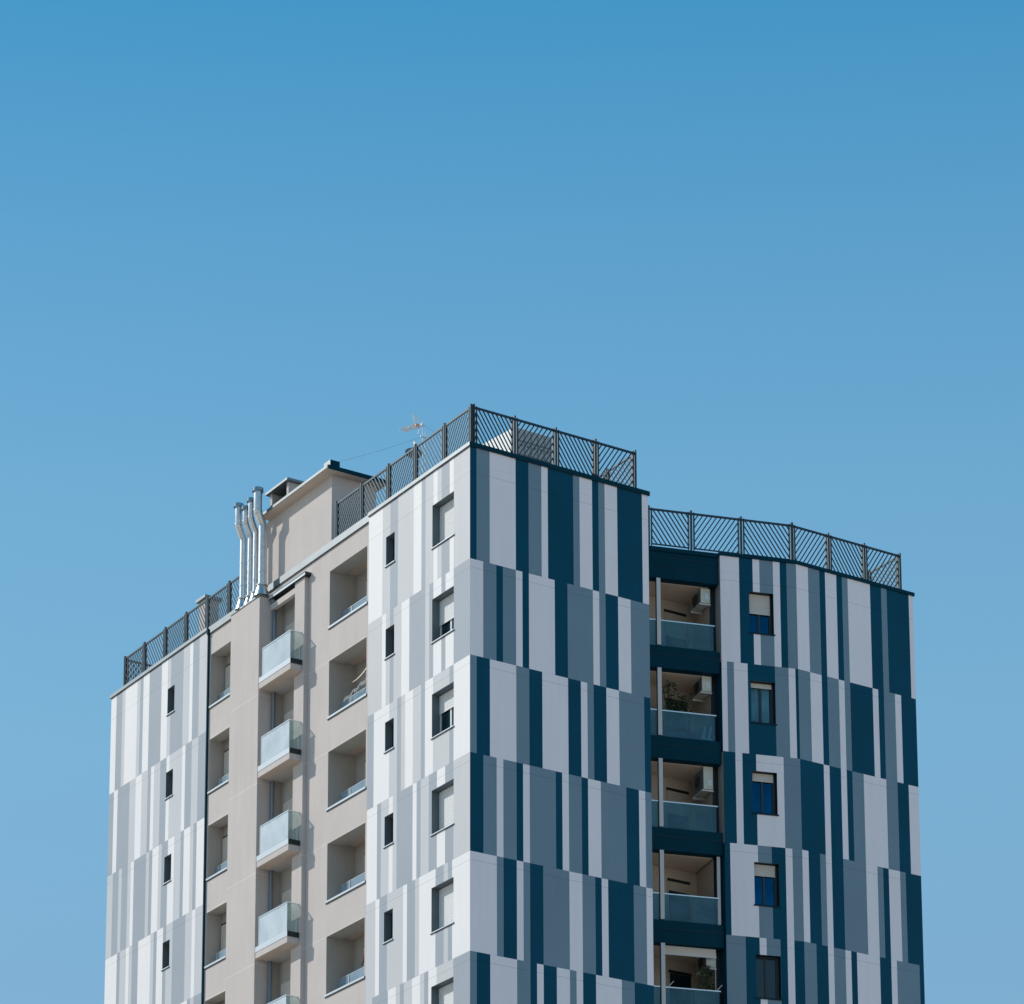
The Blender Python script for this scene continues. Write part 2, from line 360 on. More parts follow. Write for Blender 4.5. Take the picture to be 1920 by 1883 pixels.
# ------------------------------------------------------------------ windows
def slats(mb, fr, s0, s1, o, z0, z1, pitch=0.052, m=0):
    n = max(1, int(round((z1-z0)/pitch))); p = (z1-z0)/n
    for i in range(n):
        a = z1-i*p; b = a-p
        mb.quad([fr.p(s0, o+0.012, a), fr.p(s1, o+0.012, a), fr.p(s1, o, a-0.010), fr.p(s0, o, a-0.010)], m)
        mb.quad([fr.p(s0, o, a-0.010), fr.p(s1, o, a-0.010), fr.p(s1, o-0.002, b+0.006), fr.p(s0, o-0.002, b+0.006)], m)
        mb.quad([fr.p(s0, o-0.002, b+0.006), fr.p(s1, o-0.002, b+0.006), fr.p(s1, o+0.012, b), fr.p(s0, o+0.012, b)], m)
def window(fr, h, depth, shut, rev='reveal', fmat='frame', smat='shutter', pmat='pane', sill=True, sillmat='sill', leaves=2, curtain=False, frw=0.05, rt=0.0):
    s0, s1, z0, z1 = h
    mb = MB()
    mb.quad([fr.p(s0, 0, z0), fr.p(s0, depth+0.1, z0), fr.p(s0, depth+0.1, z1), fr.p(s0, 0, z1)])
    mb.quad([fr.p(s1, 0, z0), fr.p(s1, depth+0.1, z0), fr.p(s1, depth+0.1, z1), fr.p(s1, 0, z1)])
    mb.quad([fr.p(s0, 0, z1), fr.p(s1, 0, z1), fr.p(s1, depth+0.1, z1), fr.p(s0, depth+0.1, z1)])
    mb.quad([fr.p(s0, 0, z0), fr.p(s1, 0, z0), fr.p(s1, depth+0.1, z0), fr.p(s0, depth+0.1, z0)])
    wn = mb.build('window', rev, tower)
    f = MB(); e1 = s1-rt; dp = depth+0.03
    f.box(fr, s0+0.001, s0+frw, dp, dp+0.05, z0+0.001, z1-0.001); f.box(fr, e1-frw, s1-0.001, dp, dp+0.05, z0+0.001, z1-0.001)
    f.box(fr, s0+frw, e1-frw, dp, dp+0.05, z0+0.001, z0+frw); f.box(fr, s0+frw, e1-frw, dp, dp+0.05, z1-frw, z1-0.001)
    if leaves == 2:
        mid = (s0+e1)/2; f.box(fr, mid-frw*0.8, mid+frw*0.8, dp+0.003, dp+0.048, z0+frw, z1-frw)
    f.build('frame', fmat, wn)
    p = MB(); p.quad([fr.p(s0+frw, dp+0.03, z0+frw), fr.p(e1-frw, dp+0.03, z0+frw), fr.p(e1-frw, dp+0.03, z1-frw), fr.p(s0+frw, dp+0.03, z1-frw)])
    p.build('pane', pmat, wn)
    if curtain:
        c = MB(); n = 40
        for i in range(n):
            a = s0+frw+(e1-s0-2*frw)*i/n; b = s0+frw+(e1-s0-2*frw)*(i+1)/n
            oa = dp+0.10+0.02*math.sin(i*1.9); ob = dp+0.10+0.02*math.sin((i+1)*1.9)
            c.quad([fr.p(a, oa, z0+frw), fr.p(b, ob, z0+frw), fr.p(b, ob, z1-frw), fr.p(a, oa, z1-frw)])
        c.build('curtain', 'curtain', wn)
        bk = MB(); bk.quad([fr.p(s0, dp+0.2, z0), fr.p(s1, dp+0.2, z0), fr.p(s1, dp+0.2, z1), fr.p(s0, dp+0.2, z1)]); bk.build('room_backing', 'dframe', wn)
    if shut > 0:
        t, gap = shut, 0.0
        sh = MB(); zt = z1-0.01
        slats(sh, fr, s0+0.012, e1-0.012, depth, max(z0+0.02, z1-t), zt)
        sh.box(fr, s0+0.012, e1-0.012, depth-0.004, depth+0.014, max(z0+0.004, z1-t-0.03), max(z0+0.02, z1-t)-0.001)
        sh.build('shutter', smat, wn)
    if sill:
        q = MB(); q.box(fr, s0-0.03, s1+0.03, -0.035, depth+0.02, z0-0.035, z0-0.004, 0)
        q.box(fr, s0-0.03, s1+0.03, -0.030, -0.004, z0-0.05, z0-0.037, 1)
        q.build('sill', [sillmat, 'dark'], wn)
    return wn
shA = [1.36, 0.77, 0.56, 1.36, 1.36, 0.9, 1.36, 0.8]
for k in range(NW):
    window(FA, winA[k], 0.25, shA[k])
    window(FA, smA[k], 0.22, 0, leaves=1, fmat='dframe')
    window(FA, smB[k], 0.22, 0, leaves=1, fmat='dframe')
def dwin(k):
    shut = [0.65, 0.14, 0.25, 0.36, 0, 0.3, 0.2, 0.5][k]
    cur = k == 1
    wn = window(FD, winD[k], 0.16, shut, rev='dark', fmat='dframe', smat='cream', pmat=('panecurt' if cur else 'pane' if k == 4 else 'paneblue'),
                sill=True, sillmat='navymetal', curtain=cur, frw=0.045, rt=0.055)
for k in range(NW): dwin(k)

# ------------------------------------------------------------------ loggias
def loggia(fr, h, d1, d2, side):
    s0, s1, z0, z1 = h; zf = z0-0.55; zc = z1+0.07; g0, g1 = (0.42, 0.54) if side == 'R' else (0.30, 0.44)
    mb = MB(); L_ = s1+0.02
    for a in (s0, s1):
        mb.quad([fr.p(a, 0, zf), fr.p(a, d2, zf), fr.p(a, d2, zc), fr.p(a, 0, zc)], 0)
    mb.quad([fr.p(s0, d2, zf), fr.p(s1, d2, zf), fr.p(s1, d2, zc), fr.p(s0, d2, zc)], 0)
    mb.quad([fr.p(s0, 0, zf), fr.p(s1, 0, zf), fr.p(s1, d2, zf), fr.p(s0, d2, zf)], 0)
    mb.quad([fr.p(s0, 0, z1), fr.p(s1, 0, z1), fr.p(s1, d1, z1), fr.p(s0, d1, z1)], 0)
    mb.quad([fr.p(s0, d1, z1), fr.p(s1, d1, z1), fr.p(s1, d1, zc), fr.p(s0, d1, zc)], 1)
    mb.quad([fr.p(s0, d1, zc), fr.p(s1, d1, zc), fr.p(s1, d2, zc), fr.p(s0, d2, zc)], 1)
    mb.box(fr, s0+0.002, s1-0.002, 0.01, 0.16, zf+0.01, z0-0.035, 0)           # parapet
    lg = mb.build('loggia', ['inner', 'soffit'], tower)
    q = MB(); q.box(fr, s0-0.04, s1, -0.03, 0.17, z0-0.03, z0+0.0, 0); q.box(fr, s0-0.04, s1+0.04, -0.035, -0.002, z0-0.062, z0+0.0, 0)
    q.box(fr, s0-0.03, s1+0.04, -0.028, -0.002, z0-0.095, z0-0.064, 1)
    q.build('sill', ['sill', 'dark'], lg)
    q = MB(); q.box(fr, s0+0.02, s1-0.02, g0, g0+0.012, z0-0.40, z0+g1); q.build('glass_panel', 'glasslog', lg)
    q = MB(); q.box(fr, s0+0.03, s1-0.03, g0-0.006, g0+0.018, z0+g1+0.001, z0+g1+0.018)
    q.build('glass_rim', 'rail', lg)
    for a in (s0+0.10, (s0+s1)/2+0.45):
        q = MB(); q.box(fr, a, a+0.03, g0-0.02, g0-0.002, z0-0.40, z0+g1); q.build('glass_clamp', 'rail', lg)
    # door in the back wall
    w0, w1 = (s0+0.25, s1-0.62) if side == 'R' else (s0+0.1, s1-0.02)
    fz = F(fr.p(0, 0, 0)[:2], fr.u, fr.n)
    q = MB(); q.box(fr, w0, w1, d2-0.035, d2-0.002, zf+0.05, z1-0.30, 0); dr = q.build('door_frame', 'dframe', lg)
    q = MB(); slats(q, fr, w0+0.03, w1-0.03, d2-0.055, zf+1.1 if random.random() < .5 else zf+0.6, z1-0.36); q.build('shutter', 'cream', dr)
    return lg
for k in range(NW):
    loggia(FM, logR[k], 0.54, 0.99, 'R'); loggia(FM, logL[k], 0.42, 0.57, 'L')

# ------------------------------------------------------------------ centre bay: recess, fin, flue shaft, balconies
BX = 0.40                                            # back wall of the recess (world x)
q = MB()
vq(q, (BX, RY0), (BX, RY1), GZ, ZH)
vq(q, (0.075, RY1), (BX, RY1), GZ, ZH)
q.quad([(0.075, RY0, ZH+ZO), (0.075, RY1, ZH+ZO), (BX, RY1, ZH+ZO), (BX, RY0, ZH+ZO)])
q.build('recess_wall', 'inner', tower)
q = MB(); q.prism([(-0.075, 9.70), (0.074, 9.70), (0.074, 10.315), (BX, 10.315), (BX, 10.32), (-0.075, 10.32)], GZ, 2.998); q.build('pier', 'beige', tower)
q = MB(); q.prism([(-0.46, 11.955), (0.074, 11.955), (0.074, 13.87), (-0.46, 13.87)], GZ, 3.07)
q.build('flue_shaft', 'beige', tower)
q = MB(); q.prism([(-0.485, 11.93), (0.07, 11.93), (0.07, 13.89), (-0.485, 13.89)], 3.075, 3.13); q.build('shaft_coping', ['metal'], tower)
q = MB(); q.box(WX, -0.145, 0.073, 9.56, 11.92, 3.004, 3.10, 0); q.box(WX, -0.14, 0.072, 9.565, 11.92, 2.99, 3.003, 1)
q.box(WX, -0.17, 0.073, 9.54, 11.92, 3.101, 3.115, 0)
q.build('bay_canopy', ['sill', 'dark'], tower)
q = MB(); q.box(WX, -0.142, 0.07, 9.553, 9.559, 3.0, 3.099); q.build('end_shade', 'dark', tower)  # dark sheet paints in the shade on the canopy's end
q = MB(); q.box(WX, -0.074, 0.06, 10.321, 11.95, 2.65, 2.845); q.build('bay_lintel', 'beige', tower)
q = MB(); q.tube([(0.04, 11.86, GZ+0.1), (0.04, 11.86, 2.95)], 0.065, 10); q.tube([(0.04, 11.86, 2.9), (-0.05, 11.84, 3.02)], 0.09, 10)
q.build('downpipe', 'pipe', tower, smooth=True)
q = MB(); q.box(WX, 0.0, 0.06, B0-0.055, B0-0.004, GZ, 3.50); q.box(WX, -0.04, 0.06, B0-0.075, B0-0.004, 3.40, 3.60); q.build('downpipe', 'navymetal', tower)
for k in range(1, NW):
    z = -3.0*(k-1)
    m = MB(); m.box(WX, -0.49, -0.078, 9.82, 11.85, z-0.15, z+0.035, 0)
    m.box(WX, -0.077, BX-0.002, 10.322, 11.95, z-0.15, z+0.035, 0)
    m.box(WX, -0.50, -0.078, 9.81, 11.852, z+0.045, z+0.217, 1); m.box(WX, -0.485, -0.08, 9.83, 11.85, z+0.036, z+0.044, 2)
    bal = m.build('balcony', ['beige', 'sill', 'dark'], tower)
    m = MB(); m.quad([(-0.489, 9.822, z-0.153+ZO), (BX-.01, 9.822+0.5, z-0.153+ZO), (BX-.01, 11.85, z-0.153+ZO), (-0.489, 11.85, z-0.153+ZO)])
    m = MB(); m.box(WX, -0.485, -0.085, 9.825, 11.845, z-0.157, z-0.151); m.build('soffit', 'soffit', bal)
    m = MB(); m.box(WX, -0.475, -0.463, 9.875, 11.66, z+0.23, z+1.14); m.build('glass_panel', 'glassfront', bal)
    m = MB(); m.box(WX, -0.458, -0.08, 9.86, 9.872, z+0.23, z+1.14); m.build('glass_panel', 'glassside', bal)
    m = MB(); m.box(WX, -0.49, -0.45, 9.85, 11.67, z+1.142, z+1.17); m.box(WX, -0.449, -0.077, 9.85, 9.885, z+1.142, z+1.17)
    m.box(WX, -0.482, -0.455, 11.662, 11.685, z+0.218, z+1.141); m.box(WX, -0.17, -0.15, 9.852, 9.858, z+0.22, z+1.141); m.box(WX, -0.476, -0.462, 9.876, 11.66, z+0.218, z+0.229)
    m.build('handrail', 'rail', bal)
    m = MB(); m.box(WX, -0.497, -0.079, 9.803, 9.809, z+0.047, z+0.215); m.build('end_shade', 'dark', bal)  # dark sheet stands in for the shade on the slab end
    # balcony door
    m = MB(); m.box(WX, BX-0.03, BX-0.002, 10.42, 11.75, z+0.22, z+2.18, 0); dr = m.build('door_frame', 'inner', tower)
    m = MB(); slats(m, F((BX, 0), (0, 1), (1, 0)), 10.48, 11.69, -0.05, z+1.1, z+2.10); m.build('shutter', 'cream', dr)
# balcony door for the top storey's recess is above; one more door there
m = MB(); m.box(WX, BX-0.03, BX-0.002, 10.42, 11.75, 0.22, 2.18, 0)

# ------------------------------------------------------------------ right-hand balconies
YB = 4.30
def dpt(s, o): return FD.p(s, o, 0)[:2]
sL = -(D0[0]-CW)/du[0]                               # where the D line meets the front block
lineat = lambda o: (CW, D0[1]+(CW-D0[0])*du[1]/du[0]+o/du[0])
side_back = (D0[0]-0.23*du[0]+(YB-2.69)*0.27+0.04, YB)
q = MB()
vq(q, (CW+0.01, YB), (11.16, YB), GZ, 2.58); vq(q, dpt(-0.20, 0.50), (11.13, YB), GZ, 2.58)
q.build('balcony_back_wall', 'rinner', tower)
q = MB()
for k in range(NR):
    z0, z1 = zrow(k); c = 'SNSNNN'[k % 6]
    vq(q, D0, dpt(0, 0.50), z0, z1, 'SN'.index(c)); vq(q, dpt(0, 0.50), dpt(-0.20, 0.50), z0, z1, 2)
q.build('corner_return', ['inner', 'N', 'dark'], tower)
m = MB(); m.prism([lineat(0.1), dpt(-0.03, 0.1), dpt(-0.03, 0.49), dpt(-0.2, 0.49), (11.12, YB-0.01), (CW+0.01, YB-0.01)], 2.60, 3.49, 0)
for zz in (3.30, 2.95): m.box(FD, -4.3, -0.05, 0.094, 0.0995, zz, zz+0.012, 1)
tb = m.build('top_fascia', ['navymetal', 'dark'], tower)
m = MB(); m.prism([lineat(0.42), dpt(-0.25, 0.42), (11.08, YB-0.01), (CW+0.01, YB-0.01)], 2.58, 2.599); m.build('ceiling', 'rceil', tower)
for k in range(1, NW):
    z = -3.0*(k-1)
    m = MB(); m.prism([lineat(0.1), dpt(-0.03, 0.1), dpt(-0.03, 0.49), dpt(-0.2, 0.49), (11.12, YB-0.01), (CW+0.01, YB-0.01)], z-0.40, z+0.334, 0)
    m.box(FD, -4.3, -0.05, 0.094, 0.0995, z+0.06, z+0.075, 1)
    gb = m.build('balcony', ['navymetal', 'dark'], tower)
    m = MB(); m.prism([lineat(0.42), dpt(-0.25, 0.42), (11.08, YB-0.01), (CW+0.01, YB-0.01)], z-0.42, z-0.401); m.build('ceiling', 'rceil', gb)
    m = MB(); m.box(FD, -4.3, -1.06, 0.155, 0.167, z+0.336, z+1.185); m.build('glass_panel', 'glassteal', gb)
    m = MB(); m.box(FD, -1.045, -0.20, 0.155, 0.167, z+0.336, z+1.185); m.build('glass_panel', 'glassteal', gb)
    m = MB(); m.box(FD, -4.3, -0.15, 0.14, 0.18, z+1.187, z+1.222); m.build('handrail', 'rail', gb)
    m = MB(); m.box(FD, -2.085, -1.955, 0.10, 0.14, z+0.37, z+2.60 if k > 0 else z+2.58, 0); m.box(FD, -2.105, -2.086, 0.105, 0.17, z+0.336, z+2.60, 1)
    m.build('post', ['post', 'dark'], gb)
    # glazed door with roller shutter in the back wall
    fb = F((0, YB), (1, 0), (0, 1)); w0, w1 = 10.0, 10.86
    zt = z+2.24
    m = MB(); m.box(fb, w0, w1, -0.03, -0.002, zt-0.09, zt, 0); m.box(fb, w0, w1, -0.03, -0.002, z+0.336, zt-0.101, 1); dr = m.build('door_frame', ['dark', 'rinner'], gb)  # dark top strip stands in for the shutter box's shadow
    sh = [0.80, 0.0, 0.75, 0.30, 0.0, .4, .4][k-1]
    m = MB(); m.box(fb, w0+0.03, w1-0.03, -0.045, -0.031, z+0.35, (max(z+0.9, zt-sh-0.10) if sh else zt-0.10)-0.01); m.build('pane', 'pane', dr)
    if sh:
        m = MB(); slats(m, fb, w0+0.04, w1-0.04, -0.05, max(z+0.9, zt-sh-0.10), zt-0.10); m.build('shutter', 'rinner', dr)
m = MB(); m.box(FD, -0.19, -0.09, 0.19, 0.25, -8.66, -6.42); m.build('post', 'post', tower)

# ------------------------------------------------------------------ rooftop stair room with eaves and chimney
PX0, PY0, PY1, PX1 = 0.13, 8.385, 12.60, 1.75
q = MB(); q.prism([(PX0, PY0), (PX1, PY0), (PX1, PY1), (PX0, PY1)], 3.20, 6.0); pent = q.build('rooftop_room', 'beigeplain', tower)
q = MB(); q.prism([(-0.21, 8.05), (1.98, 8.05), (1.98, 12.45), (-0.21, 12.45)], 6.001, 6.03, 1)
q.prism([(-0.235, 8.05), (2.0, 8.05), (2.0, 12.47), (-0.235, 12.47)], 6.031, 6.125, 0)
q.build('eaves_roof', ['metal', 'soffit'], pent)
q = MB(); q.box(WX, -0.225, 2.02, 7.995, 8.046, 6.0, 6.118); q.build('fascia_shade', 'navymetal', pent)  # navy strip along the eaves' shaded side, the shade put into its colour
q = MB(); q.box(WX, -0.09, 0.24, 8.088, 8.098, 6.13, 6.35); q.build('vent_shade', 'navymetal', pent)  # navy sheet paints the shade on the vent's side away from the sun
q = MB(); q.box(WX, -0.10, 0.25, 8.10, 8.50, 6.126, 6.36); q.build('roof_vent', 'metal', pent)
q = MB()
cy0, cy1, cx0, cx1 = 11.50, 12.72, 0.30, 1.25
q.box(WX, cx0, cx1, cy0, cy0+0.13, 6.126, 7.05, 0); q.box(WX, cx0, cx1, cy1-0.13, cy1, 6.126, 7.05, 0)
q.box(WX, cx1-0.1, cx1-0.001, cy0+0.131, cy1-0.131, 6.126, 7.05, 2)
q.box(WX, cx0-0.13, cx1+0.13, cy0-0.13, cy1+0.13, 7.051, 7.13, 1)
q.quad([(cx0-0.05, cy0+0.13, 6.62+ZO), (cx0-0.05, cy1-0.02, 6.62+ZO), (cx0+0.35, cy1-0.02, 6.86+ZO), (cx0+0.35, cy0+0.13, 6.86+ZO)], 2)
q.quad([(cx0-0.05, cy0+0.13, 6.58+ZO), (cx0-0.05, cy1-0.02, 6.58+ZO), (cx0+0.35, cy1-0.02, 6.80+ZO), (cx0+0.35, cy0+0.13, 6.80+ZO)], 2)
q.build('chimney', ['beige', 'metal', 'reveal'], pent)
# small ventilation stack further back on the roof
q = MB(); q.box(WX, 2.0, 2.5, 20.35, 20.85, 3.2, 6.62, 0); q.box(WX, 1.9, 2.6, 20.25, 20.95, 6.621, 6.72, 1)
q.build('chimney', ['beige', 'metal'], tower)
# flat-topped cabin behind the front railing
q = MB(); vx0, vx1, vy0, vy1 = 2.87, 4.22, 2.0, 3.9
zf, zk = 5.72, 5.90
q.v += [(vx0, vy0, 3.2+ZO), (vx1, vy0, 3.2+ZO), (vx1, vy1, 3.2+ZO), (vx0, vy1, 3.2+ZO), (vx0, vy0, zf+ZO), (vx1, vy0, zf+ZO), (vx1, vy1, zk+ZO), (vx0, vy1, zk+ZO)]
for f_, mi in (((0, 1, 5, 4), 1), ((1, 2, 6, 5), 0), ((2, 3, 7, 6), 0), ((3, 0, 4, 7), 0), ((4, 5, 6, 7), 1)): q.f.append(f_); q.m.append(mi)
cab = q.build('roof_hatch_cabin', ['white', 'shingle'], tower)
q = MB()
for i in range(5): q.box(WX, vx0+0.02, vx1-0.02, vy0-0.018, vy0-0.001, 3.5+i*0.45, 3.53+i*0.45)
for i in range(6): q.box(WX, vx0+0.1+i*0.24, vx0+0.12+i*0.24, vy0-0.022, vy0-0.019, 3.3, zf-0.06)
for i in range(5):
    for j in range(3):
        q.box(WX, vx0+0.2+i*0.24, vx0+0.25+i*0.24, vy0-0.06, vy0-0.023, 4.25+j*0.45, 4.30+j*0.45)
q.build('cladding_battens', 'reveal', cab)

# ------------------------------------------------------------------ rooftop railings
def clip(poly, x0, x1, z0, z1):
    for (ax, v, sg) in ((0, x0, 1), (0, x1, -1), (1, z0, 1), (1, z1, -1)):
        outp = []
        for i in range(len(poly)):
            a, b = poly[i], poly[(i+1) % len(poly)]; da, db = sg*(a[ax]-v), sg*(b[ax]-v)
            if da >= 0: outp.append(a)
            if da*db < 0:
                t = da/(da-db); outp.append((a[0]+t*(b[0]-a[0]), a[1]+t*(b[1]-a[1])))
        poly = outp
        if len(poly) < 3: return []
    return poly
def railing(fr, posts, first, zb_, zt, label, group='rooftop railings with slanted bars', endpost=True):
    x, y, _ = fr.p(posts[0], 0, 0)
    t = thing('roof_railing', (x, y, zb_), label, 'railing', group)
    for i, s in enumerate(posts):
        if i == len(posts)-1 and not endpost: continue
        m = MB(); m.box(fr, s-0.026, s+0.026, -0.045, 0.05, zb_, zt+0.06); m.build('post', 'fence', t)
    for i, (a, b) in enumerate(zip(posts, posts[1:])):
        a += 0.075; b -= 0.075; m = MB(); W_ = 0.04
        m.box(fr, a, a+0.032, -0.04, 0.04, zb_, zt-0.001); m.box(fr, b-0.032, b, -0.04, 0.04, zb_, zt-0.001)
        m.box(fr, a-0.049, b+0.049, -0.024, 0.024, zt-0.07, zt-0.01)
        m.box(fr, a+0.03, b-0.03, -0.02, 0.02, zb_+0.03, zb_+0.065)
        sg = first if i % 2 == 0 else -first
        run = (zt-zb_)/math.tan(R(59)); s = a-run
        while s < b+run:
            p = [(s, zb_+0.05), (s+0.045, zb_+0.05), (s+0.045+sg*run, zt-0.04), (s+sg*run, zt-0.04)]
            p = clip(p, a+0.02, b-0.02, zb_+0.05, zt-0.04)
            if len(p) >= 3:
                k = len(m.v); n = len(p)
                for o_ in (-0.010, 0.010):
                    for (ss, zz) in p: m.v.append(fr.p(ss, o_, zz))
                m.f.append(tuple(k+j for j in range(n))); m.m.append(0); m.f.append(tuple(k+n+j for j in reversed(range(n)))); m.m.append(0)
                for j in range(n):
                    jj = (j+1) % n; m.f.append((k+j, k+jj, k+n+jj, k+n+j)); m.m.append(0)
            s += 0.155
        m.build('panel', 'fence', t)
    return t
ZR = 3.68
railing(F((0.12, 0), (0, 1), (1, 0)), [0.12, 1.61, 3.28, 4.86, 6.49, 8.06], -1, ZR, 4.90, 'railing over the sunlit near corner block, running back to the stair room')
railing(F((0, 0.12), (1, 0), (0, 1)), [0.20, 1.64, 3.11, 4.55, 6.01], -1, ZR, 4.92, 'railing over the shaded front block, with the white cabin behind it')
railing(F((0.12, 0), (0, 1), (1, 0)), [13.55, 15.11, 16.64, 18.16, 19.69, 21.25, 22.74], 1, ZR, 4.83, 'leftmost railing, from the steel flues to the far left end of the roof')
railing(F(dpt(0, 0.10), du, dn), [-3.9, -2.32, -0.91, 0.76, dl-0.08], 1, ZR, 4.94, 'railing over the recessed balconies between the two striped blocks')
railing(F((D1[0], D1[1]+0.12), (1, 0), (0, 1)), [-0.04, 1.42, 2.88, 4.35], 1, ZR, 4.94, 'rightmost railing, over the right-hand striped wall')
railing(F((D1[0]+4.35, D1[1]+0.12), (0, 1), (1, 0)), [0.06, 1.6, 3.2, 4.8, 6.4], 1, ZR, 4.94, 'side railing running back from the far right end of the roof')
railing(F((6.01, 0.12), (0, 1), (1, 0)), [0.06, 1.5, 3.0], 1, ZR, 4.92, 'short side railing running back from the right end of the front block')
railing(F((0.12, 22.80), (1, 0), (0, 1)), [0.06, 1.5, 3.0, 4.5], 1, ZR, 4.83, 'side railing running back from the far left end of the roof')

# ------------------------------------------------------------------ steel flues
def flue(y, zk1, zt, r, label, xf=-0.20):
    t = thing('steel_flue', (xf, y, 3.13), label, 'flue', 'four steel flues on the beige shaft')
    m = MB(); x0, x1 = xf, xf-0.20; zk2 = zk1+0.46
    m.tube([(x0, y, 3.13), (x0, y, zk1), (x0-0.012, y, zk1+0.03), (x1+0.012, y, zk2-0.03), (x1, y, zk2), (x1, y, zt-0.10)], r, 20, cap=True)
    for zz in (3.95, 4.75, zk1-0.03): m.tube([(x0, y, zz), (x0, y, zz+0.035)], r+0.010, 20)
    m.tube([(x1, y, zk2+0.0), (x1, y, zk2+0.035)], r+0.014, 20)
    for (xa, za) in ((x0-0.03, zk1+0.07), (x1+0.03, zk2-0.07)):
        m.tube([(xa, y, za), (xa-0.013, y, za+0.03)], r+0.014, 20)
    m.build('pipe', 'steel', t, smooth=False)
    m = MB(); m.tube([(x0, y, 3.50), (x0, y, 3.53)], r+0.06, 20); m.tube([(x0, y, 3.14), (x0, y, 3.50)], [r+0.13, r+0.02], 20); m.build('collar', 'steel', t)
    m = MB(); m.tube([(x1, y, zt-0.115), (x1, y, zt)], r+0.05, 24); m.build('cap', 'steeldark', t)
    for o in t.children:
        for p in o.data.polygons: p.use_smooth = len(p.vertices) == 4
        o.data.set_sharp_from_angle(angle=R(35)) if hasattr(o.data, 'set_sharp_from_angle') else None
flue(13.40, 5.60, 6.80, 0.115, 'leftmost of the four steel flues, with a free-standing cap against the sky', -0.30)
flue(13.11, 5.64, 6.62, 0.090, 'thin steel flue second from the left')
flue(12.74, 5.64, 6.76, 0.090, 'thin steel flue third from the left, partly behind the thickest one')
flue(12.10, 5.60, 6.84, 0.135, 'thickest steel flue with the widest cap, next to the stair room eaves', -0.30)

# ------------------------------------------------------------------ antenna, dish, cables
t = thing('tv_antenna', (2.03, 6.0, 3.2), 'rooftop television antenna with white triple boom on a thin mast', 'antenna')
m = MB(); m.tube([(2.03, 6, 3.2), (2.03, 6, 7.34)], 0.024, 8); m.tube([(2.12, 6.0, 3.2), (2.12, 6.0, 7.0)], 0.016, 8); m.box(WX, 1.97, 2.09, 5.97, 6.03, 7.20, 7.25); m.box(WX, 1.95, 2.15, 5.97, 6.03, 6.80, 6.83)
m.build('mast', 'rail', t)
m = MB(); dv = (-0.57, -0.25)
for (za, yb_) in ((7.19, 0.06), (7.12, 0.0), (7.05, -0.06)):
    m.tube([(1.80, 6+yb_, za), (1.23+(7.19-za)*0.8, 6+yb_, za-0.30+(7.19-za)*0.35)], 0.027, 6)
m.tube([(1.50, 6.0, 7.06), (1.52, 6.0, 6.86)], 0.016, 6)
m.tube([(1.80, 6, 7.15), (2.03, 6, 7.16)], 0.02, 6)
m.build('boom', 'white', t)
m = MB(); m.tube([(1.74, 6, 7.20), (1.66, 5.98, 7.49)], 0.024, 6); m.tube([(1.93, 6, 7.24), (1.82, 5.98, 7.46)], 0.024, 6); m.tube([(1.92, 6, 7.08), (1.84, 6, 6.86)], 0.013, 6)
m.build('reflector', 'white', t)
m = MB(); m.box(WX, 1.75, 1.87, 5.95, 6.05, 7.08, 7.18); m.build('balun_box', 'orange', t)
t = thing('satellite_dish', (1.95, 6.5, 3.2), 'dark satellite dish behind the railing, left of the antenna mast', 'satellite dish')
m = MB(); m.tube([(2.02, 6.5, 3.2), (2.02, 6.5, 6.9)], 0.022, 8); m.build('mast', 'sill', t)
m = MB(); c = Vector((2.0, 6.5, 6.42)); ax = Vector((-0.35, -0.8, 0.45)).normalized(); e1 = ax.orthogonal().normalized(); e2 = ax.cross(e1)
for i in range(6):
    for j in range(24):
        pts = []
        for (ii, jj) in ((i, j), (i+1, j), (i+1, j+1), (i, j+1)):
            rr = 0.28*ii/6; tt = 2*math.pi*jj/24; p = c+ax*(rr*rr*0.55)+e1*rr*math.cos(tt)+e2*rr*math.sin(tt); pts.append((p.x, p.y, p.z+ZO))
        m.quad(pts)
m.build('reflector', 'reveal', t, smooth=True)
m = MB(); p = c+ax*0.42; m.tube([(c.x, c.y, c.z-0.36), (p.x, p.y, p.z)], 0.012, 6); m.box(WX, p.x-0.04, p.x+0.04, p.y-0.04, p.y+0.04, p.z-0.04, p.z+0.04); m.build('receiver', 'white', t)
def cable(a, b, sag, r, label, bead=None):
    pts = [(a[0]+(b[0]-a[0])*i/16, a[1]+(b[1]-a[1])*i/16, a[2]+(b[2]-a[2])*i/16-sag*4*(i/16)*(1-i/16)) for i in range(17)]
    m = MB(); m.tube(pts, r, 5)
    if bead: m.tube([(bead[0]-0.05, bead[1], bead[2]), (bead[0]+0.05, bead[1], bead[2])], 0.035, 8)
    return tag(m.build('cable', 'reveal'), label, 'cable')
cable((2.03, 6, 6.83), (0.1, 8.3, 6.36), 0.05, 0.0035, 'thin guy wire from the antenna mast down to the vent on the stair room roof')
cable((2.09, 6, 7.22), (3.0, 4.6, 5.9), 0.05, 0.0035, 'thin guy wire running down to the right from the top of the antenna mast')

